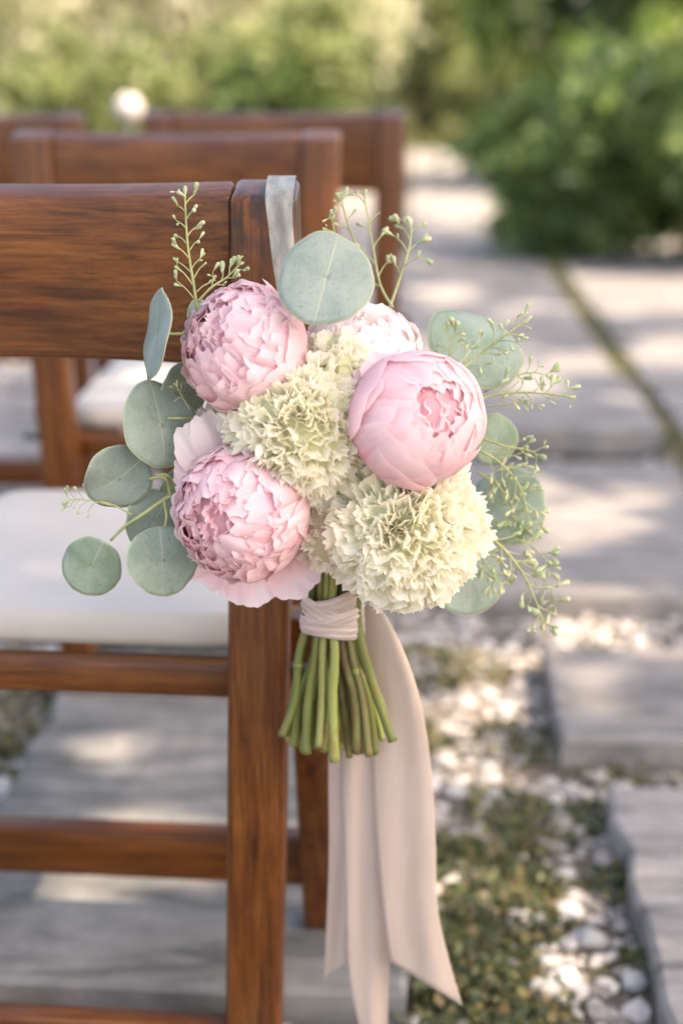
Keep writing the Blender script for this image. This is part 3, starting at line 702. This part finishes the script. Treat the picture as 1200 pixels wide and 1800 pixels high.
pa = peony(432, 612, 0.985, 112, VIEW * .74 - CR * .60 + CU * .32, frill_l, 22, .78, fan=(24, 42, 1.0, 'pe_fr', .46))
pc = peony(428, 900, 0.960, 118, VIEW * .88 - CR * .46 - CU * .20, frill_l, 23, .78, fan=(26, 44, 1.0, 'pe_mid', .46))
for k, (tx, ty, w, mm) in enumerate([(352, 1030, 42, 'pe_out'), (400, 1052, 48, 'pe_out'), (447, 1066, 56, 'pe_out'), (545, 1043, 52, 'pe_out'), (572, 990, 46, 'pe_out'), (306, 955, 34, 'pe_out'), (318, 1000, 40, 'pe_out'), (308, 880, 40, 'pe_fr'), (316, 830, 40, 'pe_fr'), (470, 760, 44, 'pe_out'), (540, 840, 44, 'pe_fr'),
                                     (322, 742, 46, 'pe_white'), (312, 800, 42, 'pe_out'), (352, 722, 40, 'pe_white'), (560, 905, 40, 'pe_mid'), (505, 1020, 46, 'pe_out')]):
    guard(pc, (432 + (tx - 432) * .25, 905 + (ty - 905) * .25, 0.995), (tx, ty, 0.985), w, mm, .16, 60 + k)
for k, (tx, ty, w, mm) in enumerate([(612, 660, 34, 'pe_out'), (606, 700, 34, 'pe_mid'), (640, 625, 40, 'pe_out'), (690, 612, 44, 'pe_out')]):
    guard(pb, (731 + (tx - 731) * .3, 737 + (ty - 737) * .3, 0.985), (tx, ty, 0.965), w, mm, .20, 90 + k)
pd_ = peony(640, 618, 1.03, 100, VIEW * .5 + CU * .8 + CR * .15, [(5, 1.0, 118, 8, .8, .03, .06, 'pe_white', .05), (6, .97, 130, 8, .7, .03, .02, 'pe_white', .06), (6, .94, 142, 8, .6, .05, 0, 'pe_white', .08), (7, .88, 152, 8, .5, .06, 0, 'pe_white', .1), (7, .8, 162, 8, .5, .08, 0, 'pe_white', .1)], 24, .6, fan=(14, 40, .95, 'pe_white', .5))
for k, (tx, ty, w) in enumerate([(730, 600, 44), (700, 560, 46), (655, 530, 50), (600, 545, 44)]):
    guard(pd_, (645, 610, 1.03), (tx, ty, 1.025), w, 'pe_white', .2, 95 + k)

def carnation_fill(o, Rr, fr, n, sq, m, rg, spread):
    e1, e2, a = fr; VV = []; FF = []; UU = []
    for i in range(n):
        t = rg.random(); pol = math.acos(1 - t * (1 - math.cos(R(spread)))); az = rg.uniform(0, 6.28)
        d = ((e1 * math.cos(az) + e2 * math.sin(az)) * math.sin(pol) + a * math.cos(pol)); dd = (d + Vector((rg.uniform(-.25, .25), rg.uniform(-.25, .25), rg.uniform(-.25, .25)))).normalized()
        ln = Rr * rg.uniform(.86, 1.03) * (1 - (1 - sq) * abs(d.dot(a))); mt = (dd.to_track_quat('Z', 'Y') @ Quaternion((0, 0, 1), rg.uniform(0, 6.28))).to_matrix()
        V, F, UV = CM[rg.randrange(len(CM))]; o0 = len(VV); k = rg.uniform(.42, .66)
        VV += [mt @ Vector((p[0] * ln * k, p[1] * ln * k, p[2] * ln)) for p in V]; FF += [tuple(q + o0 for q in f) for f in F]; UU += UV
    x = link('petal_frill', mesh('petal_frill', VV, FF, True, UU), o, M[m]); x['kind'] = 'stuff'
def carnation(cpx, cpy, Y, rpx, axis, n, seed, mats=('cream',), spread=118, sq=0.8, sz=1.0):
    rg = random.Random(seed); c = at(cpx, cpy, Y); Rr = rpx * ppm(c); e1, e2, a = basis(axis)
    q = ico2_v * Rr * 0.76; q = q - np.outer(q @ np.array(a), np.array(a)) * (1 - sq)
    o = link('carnation', mesh('carnation', q, ico2_f), bq, M[mats[0]]); o.location = L(c)
    ms = {m: [mesh('carnation_petal', V, F, True, UV) for V, F, UV in CM] for m in mats}
    for m in mats:
        for x in ms[m]: x.materials.append(M[m])
    for i in range(n):
        t = (i + .5) / n; pol = math.acos(1 - t * (1 - math.cos(R(spread)))); az = i * 2.39996 + rg.uniform(-.25, .25)
        d = (e1 * math.cos(az) + e2 * math.sin(az)) * math.sin(pol) + a * math.cos(pol)
        d2 = (d + Vector((rg.uniform(-.16, .16), rg.uniform(-.16, .16), rg.uniform(-.16, .16)))).normalized()
        m = rg.choice(mats); k = rg.randrange(len(CM))
        p = link('carnation_petal', ms[m][k], o)
        ln = Rr * rg.uniform(.88, 1.06) * (1 - (1 - sq) * abs(d.dot(a)))
        p.rotation_mode = 'QUATERNION'; p.rotation_quaternion = d2.to_track_quat('Z', 'Y') @ Quaternion((0, 0, 1), rg.uniform(0, 6.28))
        p.scale = (ln * .66 * sz, ln * .66 * sz, ln)
    carnation_fill(o, Rr, (e1, e2, a), int(n * 3.6), sq, mats[0], rg, spread)
    return o
carnation(532, 750, 0.972, 150, VIEW + CR * -.05, 100, 41)
carnation(592, 655, 0.99, 90, VIEW + CU * .4, 34, 42, ('cream', 'cream_blush'))
carnation(712, 925, 0.966, 158, VIEW + CR * .1 - CU * .12, 104, 43)
carnation(585, 925, 0.978, 96, VIEW - CR * .1 - CU * .3, 34, 44, ('cream_blush', 'cream'))
carnation(385, 768, 1.005, 68, VIEW - CR * .6, 24, 45, ('cream_blush',))

# stems
rs = random.Random(8)
SD = [(495, 1298, -.004, 9), (517, 1310, .006, 9), (538, 1320, -.006, 11), (554, 1317, .010, 7.5), (568, 1326, .002, 8), (588, 1336, -.014, 10), (606, 1308, .016, 7), (628, 1322, -.004, 11), (640, 1318, .010, 7),
      (658, 1322, .002, 9), (690, 1302, -.010, 10.5), (672, 1298, .012, 7), (507, 1304, .016, 7), (598, 1318, .022, 8), (528, 1302, .018, 7), (548, 1300, .024, 8), (575, 1306, .020, 7), (614, 1330, .006, 7), (648, 1300, .020, 8), (560, 1310, -.012, 7.5), (683, 1288, .004, 7), (532, 1314, .0, 8), (580, 1318, .012, 9), (620, 1312, .014, 8), (648, 1326, -.008, 8), (503, 1292, .006, 8)]
for k, (x, y, dy, r) in enumerate(SD):
    xm = 585 + (x - 590) * .42; rr = r * ppm(HB) * .84; w1, w2 = rs.uniform(-9, 9), rs.uniform(-7, 7)
    pts = [at(590 + (x - 590) * .50, 985, 1.005 + dy), at(xm, 1075, 1.005 + dy * .8), at(xm + (x - xm) * .30 + w1, 1150, 1.003 + dy), at(xm + (x - xm) * .66 + w2, 1228, 1.002 + dy), at(x, y + rs.uniform(-6, 6), 1.0 + dy * 1.3)]
    st = tube('stem', [L(p) for p in pts], rr * rs.uniform(.8, 1.0), rr * rs.uniform(.95, 1.2), M['stem_brown'] if k in (7, 14, 17) else M['stem'], bq, 26, 10, .06)
    st.data.materials.append(M['cut']); st.data.polygons[len(st.data.polygons) - 1].material_index = 1; st.data.polygons[len(st.data.polygons) - 1].use_smooth = False
    if k % 3 == 0:                        # a leaf scar on the stem
        q = pts[2].lerp(pts[3], rs.random()); v, f = tube_geo([L(q) + Vector((0, 0, -.0022)), L(q), L(q) + Vector((0, 0, .0022))], rr * .95, rr * .95, 5, 10)
        link('stem_node', mesh('stem_node', [p + (p - L(q)) * .22 * (1 - abs(p.z - L(q).z) / .004) for p in v], f), st, M['stem'])
# ribbon wound round the stems
def wrap(cy, hpx, rx, ry, tilt, ph):
    c = at(584, cy, 1.005); s = ppm(c); K, J = 72, 26; V = []
    fw = (CV - Vector((0, 0, 1)) * CV.z).normalized(); rt = CR
    for j in range(J):
        t = j / (J - 1) - .5
        for k in range(K):
            a = 2 * math.pi * k / K
            fold = 1 + .012 * math.sin(t * 17 + math.sin(a + ph) * 3.2 + ph) + .006 * math.sin(t * 37 + a * 2 + 3 * math.sin(a * 1.0 + ph)) + .007 * math.sin(t * 9 - a * 3 + ph) - .07 * abs(2 * t) ** 6
            V.append(L(c + rt * math.cos(a) * rx * s * fold + fw * math.sin(a) * ry * s * fold + Vector((0, 0, 1)) * (t * hpx * s + tilt * s * math.cos(a) + 4 * s * math.sin(2 * a + ph))))
    o = link('ribbon_wrap', mesh('ribbon_wrap', V, grid_faces(K, J, True)), bq, M['wrap'])
    sd = o.modifiers.new('thickness', 'SOLIDIFY'); sd.thickness = 0.0006
wrap(1052, 34, 52, 45, 10, 0.3); wrap(1070, 34, 54, 46, -15, 2.1); wrap(1080, 26, 55, 47, 13, 5.2); wrap(1093, 32, 56, 48, -3, 4.0)
# ribbon tails
def tail(rows, Y0, fold, nf, ph, cut=None):
    """rows: (yl, xl, yr, xr, Y)"""
    n = 40; nu = 17; V = []
    lft = spline([(r[1], r[0], r[4]) for r in rows], n); rgt = spline([(r[3], r[2], r[4]) for r in rows], n)
    for j in range(n):
        t = j / (n - 1)
        for i in range(nu):
            u = i / (nu - 1); x = lft[j].x + (rgt[j].x - lft[j].x) * u; y = lft[j].y + (rgt[j].y - lft[j].y) * u
            Y = lft[j].z + fold * (math.sin(u * nf * math.pi + ph + t * 1.2) * (.6 + .4 * math.sin(t * 5 + ph)) + .25 * math.sin(u * 9 + t * 4 + ph))
            V.append(L(at(x, y, Y)))
    o = link('ribbon_tail', mesh('ribbon_tail', V, grid_faces(nu, n)), bq, M['ribbon'])
    sd = o.modifiers.new('thickness', 'SOLIDIFY'); sd.thickness = 0.0006
    return o
tail([(1340 - 240, 590, 1100, 625, 1.03), (1200, 582, 1200, 640, 1.035), (1340, 577, 1340, 640, 1.035), (1500, 578, 1500, 628, 1.035), (1620, 574, 1620, 618, 1.035), (1719, 570, 1690, 616, 1.035)], 0, .004, 1.3, 0.4)
tail([(1095, 600, 1095, 640, 1.025), (1200, 598, 1200, 655, 1.03), (1350, 600, 1350, 672, 1.028), (1500, 606, 1500, 682, 1.025), (1620, 609, 1620, 686, 1.022), (1720, 614, 1720, 683, 1.02), (1800, 630, 1800, 681, 1.018), (1880, 648, 1860, 680, 1.016)], 0, .007, 1.6, 2.2)
tail([(1065, 628, 1065, 668, 1.015), (1130, 636, 1130, 703, 1.018), (1230, 648, 1230, 738, 1.02), (1350, 655, 1350, 757, 1.018), (1480, 662, 1480, 765, 1.016), (1600, 674, 1612, 771, 1.012), (1690, 686, 1768, 812, 1.008)], 0, .007, 1.5, 0.9)
# sheer ribbon looped over the top of the post
post_c = at(493, 345, 1.06); s = ppm(post_c); yf = 1.0575; zt = 0.8150
def strap():
    rows = [(at(505, 600, yf - .006), at(530, 600, yf - .006)), (at(488, 520, yf - .003), at(524, 520, yf - .003)), (at(476, 440, yf - .0015), at(518, 440, yf - .0015)), (at(470, 380, yf - .001), at(513, 380, yf - .001))]
    xl, xr = at(466, 345, yf).x, at(521, 345, yf).x
    rows += [(Vector((xl, yf - .001, zt - .016)), Vector((xr - .003, yf - .001, zt - .016))), (Vector((xl, yf + .002, zt - .008)), Vector((xr - .002, yf + .002, zt - .008))),
             (Vector((xl, yf + .02, zt + .003)), Vector((xr - .002, yf + .02, zt + .003))), (Vector((xl, yf + .042, zt + .001)), Vector((xr - .002, yf + .042, zt + .001))), (Vector((xl, yf + .045, zt - .02)), Vector((xr, yf + .045, zt - .02))), (Vector((xl, yf + .05, zt - .12)), Vector((xr, yf + .05, zt - .12)))]
    V = []; nu = 9
    for j, (a, b) in enumerate(rows):
        for i in range(nu):
            u = i / (nu - 1); q = a.lerp(b, u); q.y -= .0012 * math.sin(u * 8 + j * .8) if j < 5 else 0
            V.append(L(q))
    o = link('ribbon_loop', mesh('ribbon_loop', V, grid_faces(nu, len(rows))), bq, M['sheer'])
    sd = o.modifiers.new('smooth', 'SUBSURF'); sd.levels = 2; sd.render_levels = 2
strap()

# eucalyptus leaves
def euc(cx, cy, rx, ry, tip, Y, v0=-0.55, cup=.10, tilt=0.0, pet=None, seed=0):
    """rx: radius across, ry: along the midrib (pixels), tip: direction of the leaf tip in degrees from straight up, clockwise"""
    rg = random.Random(seed * 7 + int(cx)); c = at(cx, cy, Y); s = ppm(c)
    K, J = 40, 9; V = []; UV = []; RM = []
    big = max(rx, ry)
    th = R(tip); up = CU * math.cos(th) + CR * math.sin(th); rt = CR * math.cos(th) - CU * math.sin(th); nr = CV
    # foreshortened leaves are turned about their long axis instead of being narrowed
    fa = math.acos(min(1, rx / big)); fb = math.acos(min(1, ry / big)); sg = rg.choice((-1, 1)) if tilt == 0 else (1 if tilt > 0 else -1)
    rt3 = rt * math.cos(fa) + nr * math.sin(fa) * sg; up3 = up * math.cos(fb) + nr * math.sin(fb) * sg
    n3 = rt3.cross(up3).normalized()
    p1, p2 = rg.uniform(0, 6), rg.uniform(0, 6)
    for j in range(J):
        r = j / (J - 1)
        for k in range(K):
            a = 2 * math.pi * k / K
            ol = 1 + .028 * math.sin(2 * a + p2) + .022 * math.sin(3 * a + p1) + .010 * math.sin(7 * a + p2) + .006 * math.sin(13 * a + p1) + .05 * max(0, math.cos(a)) ** 12 * 0.6 - .03 * max(0, -math.cos(a)) ** 8
            x, y = math.sin(a) * r * ol, math.cos(a) * r * ol
            z = -cup * r * r * (1 + .9 * math.sin(2 * a + p1)) + .09 * abs(x) + .05 * math.sin(3 * x + p2) * r + .03 * r ** 3 * math.sin(5 * a + p1)
            V.append((rt3 * x + up3 * y + n3 * z) * big * s); UV.append((x, y - v0)); RM.append(r)
    me = mesh('eucalyptus_leaf', V, grid_faces(K, J, True), True, UV)
    at_ = me.attributes.new('rim', 'FLOAT', 'POINT'); at_.data.foreach_set('value', RM)
    me.materials.append(M['leaf'])
    o = link('eucalyptus_leaf', me, bq); o.location = L(c)
    sd = o.modifiers.new('thickness', 'SOLIDIFY'); sd.thickness = 0.0006
    return o
euc(573, 489, 85, 84, 195, 0.955, v0=0.0, cup=.10, seed=1)
euc(275, 589, 32, 80, 6, 0.985, v0=0.15, cup=.03, seed=2)
euc(283, 747, 62, 79, -10, 0.99, v0=0.2, cup=.10, seed=3)
euc(208, 841, 50, 62, -124, 0.985, v0=-.2, cup=.12, seed=4)
euc(161, 995, 56, 52, -150, 0.985, v0=-.9, cup=.08, seed=5)
euc(286, 985, 57, 64, 178, 0.97, v0=-.7, cup=.08, seed=6)
euc(272, 915, 48, 55, -150, 1.00, v0=-.6, cup=.1, seed=7)
euc(322, 690, 36, 52, 20, 1.02, v0=-.6, cup=.1, seed=8)
euc(835, 606, 92, 70, 40, 1.06, v0=-.6, cup=.12, tilt=-1, seed=9)
euc(890, 885, 72, 66, 160, 1.06, v0=-.6, cup=.14, tilt=1, seed=10)
euc(825, 1005, 60, 78, 175, 1.04, v0=-.6, cup=.12, tilt=1, seed=11)
euc(870, 775, 40, 48, 20, 1.07, v0=-.6, cup=.12, seed=12)
euc(330, 870, 40, 58, 200, 1.02, v0=-.6, cup=.12, seed=13)
euc(365, 560, 26, 40, -30, 1.02, v0=-.6, cup=.12, seed=14)
def twig(pp, r0=2.6, r1=1.8, n=12):
    P = [at(*p) for p in pp]; s = ppm(P[0]); return tube('twig', [L(p) for p in P], r0 * s, r1 * s, M['twig'], bq, n, 6, .05)
twig([(345, 862, 1.0), (300, 872, .99), (250, 905, .985), (220, 925, .985), (195, 950, .984)], 4.5, 2.6)
twig([(300, 872, .99), (290, 840, .985), (262, 842, .984)], 3.2, 2.4)
twig([(310, 858, .995), (296, 836, .987), (275, 835, .985)], 3, 2.4)
twig([(288, 880, .985), (293, 905, .973), (290, 925, .97)], 3, 2.4)
twig([(232, 905, .985), (205, 890, .985), (175, 880, .986)], 2, 1.4)
twig([(330, 585, .995), (312, 587, .99), (280, 586, .985)], 3.2, 2.2)
twig([(340, 735, 1.0), (320, 735, .99), (295, 735, .988)], 3, 2.2)

# seeded sprigs
pod_v = []; K, prof = 7, [(-.25, .14), (.1, .34), (.45, .66), (.8, .80), (1.0, .66), (1.08, .3)]
for z, r in prof:
    for k in range(K): pod_v.append((math.cos(2 * math.pi * k / K) * r * .42, math.sin(2 * math.pi * k / K) * r * .42, z))
POD = mesh('seed_pod', pod_v, grid_faces(K, len(prof), True) + [tuple((len(prof) - 1) * K + k for k in range(K)), tuple(range(K))[::-1]]); POD.materials.append(M['pod'])
def sprig(path, sides, seed, pod=10, r=2.2, dense=3, blen=1.0, start=.25):
    """path: main stem pixels (x, y, Y); sides: number of side branches; pods are set along each side branch"""
    rg = random.Random(seed); P = [at(*p) for p in path]; s = ppm(P[0]); S = spline(P, 40); parts = [tube_geo([L(p) for p in P], r * s, r * .5 * s, 18, 6)]
    pods = []
    tot = sum((S[i + 1] - S[i]).length for i in range(39))
    for k in range(sides):
        t = start + (1 - start) * (k + rg.uniform(.1, .9)) / sides; i = min(38, int(t * 39)); p = S[i]; d = (S[i + 1] - S[i]).normalized()
        sd = 1 if k % 2 else -1
        lat = (d.cross(CV)).normalized() * sd
        ln = tot * .20 * blen * (1.25 - t * .75) * rg.uniform(.7, 1.2)
        dr = (d * rg.uniform(.5, .9) + lat * rg.uniform(.5, .9) + CV * rg.uniform(-.4, .4)).normalized()
        e = p + dr * ln; m_ = p.lerp(e, .5) + d * ln * .08
        parts.append(tube_geo([L(p), L(m_), L(e)], r * .5 * s, r * .28 * s, 6, 5))
        for q in range(max(1, dense + rg.choice((-1, 0, 0, 1)))):
            b = p.lerp(e, .45 + .55 * (q + 1) / dense) if q < dense else e
            pd = (dr + Vector((rg.uniform(-.8, .8), rg.uniform(-.8, .8), rg.uniform(-.8, .8)))).normalized()
            st = b + pd * rg.uniform(3, 6) * s
            parts.append(tube_geo([L(b), L(st)], r * .28 * s, r * .22 * s, 2, 4)); pods.append((st, pd))
    for q in range(3):
        pd = ((S[39] - S[36]).normalized() + Vector((rg.uniform(-.7, .7), rg.uniform(-.7, .7), rg.uniform(-.7, .7)))).normalized(); pods.append((S[39], pd))
    v, f = merge(parts); o = link('seeded_sprig', mesh('seeded_sprig', v, f), bq, M['twig'])
    for (p, d) in pods:
        c = link('seed_pod', POD, o); c.location = L(p); c.rotation_mode = 'QUATERNION'; c.rotation_quaternion = d.to_track_quat('Z', 'Y'); z = pod * s * rg.choice((.6, .8, .95, 1.1, 1.35)) * rg.uniform(.85, 1.15); c.scale = (z * rg.uniform(.6, 1.05), z * rg.uniform(.6, 1.05), z)
sprig([(352, 585, 1.00), (342, 510, 1.00), (330, 430, 1.00), (325, 345, 1.00)], 15, 1, 11, 3.2, 2, .85, .25)
sprig([(348, 530, 1.00), (372, 505, 1.00), (398, 488, 1.0), (420, 466, 1.0)], 7, 2, 12, 2.6, 2, 1.2)
sprig([(690, 540, 1.06), (668, 500, 1.08), (655, 430, 1.09), (640, 345, 1.10)], 7, 3, 12, 2.6, 2, .9, .3)
sprig([(625, 430, 1.10), (610, 390, 1.10), (600, 350, 1.10)], 4, 13, 11, 2.2, 2, 1.0, .3)
sprig([(685, 540, 1.07), (705, 480, 1.09), (720, 430, 1.10), (722, 395, 1.11)], 7, 4, 13, 2.6, 2, 1.4, .3)
sprig([(590, 420, 1.00), (585, 395, 1.0), (582, 380, 1.0)], 4, 14, 9, 2, 2, 1.6, .2)
sprig([(805, 655, 1.02), (840, 625, 1.03), (880, 595, 1.03), (920, 567, 1.03)], 13, 5, 11, 2.6, 2, 1.2, .1)
sprig([(835, 705, 1.03), (880, 692, 1.03), (940, 690, 1.03), (1000, 697, 1.03)], 12, 6, 12, 2.6, 2, 1.1, .2)
sprig([(838, 715, 1.04), (880, 712, 1.04), (920, 706, 1.04)], 4, 16, 11, 2, 2, .9, .4)
sprig([(840, 790, 1.04), (880, 815, 1.04), (915, 860, 1.04), (930, 930, 1.04)], 14, 7, 12, 2.4, 3, 1.3, .1)
sprig([(845, 770, 1.04), (890, 785, 1.04), (925, 790, 1.05), (945, 800, 1.05)], 6, 17, 11, 2.2, 2, 1.3, .3)
sprig([(845, 935, 1.02), (885, 965, 1.02), (925, 1020, 1.02), (955, 1095, 1.02)], 13, 8, 12, 3.0, 3, 1.1, .2)
sprig([(880, 960, 1.03), (920, 950, 1.03), (960, 985, 1.03)], 6, 18, 12, 2.0, 2, 1.3, .3)
sprig([(835, 960, 1.02), (850, 985, 1.02), (880, 1030, 1.02)], 9, 19, 11, 2.0, 3, 1.5, .1)
sprig([(195, 888, .985), (170, 882, .985), (140, 878, .985), (122, 880, .985)], 9, 9, 10, 1.6, 1, 1.8, .3)
sprig([(335, 720, 1.0), (322, 700, 1.0), (312, 680, 1.0)], 3, 20, 9, 1.6, 2, 1.2, .3)

sprig([(838, 830, 1.05), (870, 850, 1.05), (900, 890, 1.05), (905, 925, 1.05)], 10, 21, 13, 2.0, 3, 1.5, .1)
sprig([(850, 690, 1.06), (890, 665, 1.06), (935, 655, 1.06), (960, 660, 1.06)], 7, 22, 12, 2.0, 2, 1.2, .3)
sprig([(900, 985, 1.05), (935, 1000, 1.05), (965, 1030, 1.05), (975, 1070, 1.05)], 8, 23, 12, 2.0, 2, 1.3, .2)
sprig([(790, 655, 1.03), (790, 615, 1.03), (800, 580, 1.03)], 7, 24, 11, 1.8, 2, 1.4, .2)
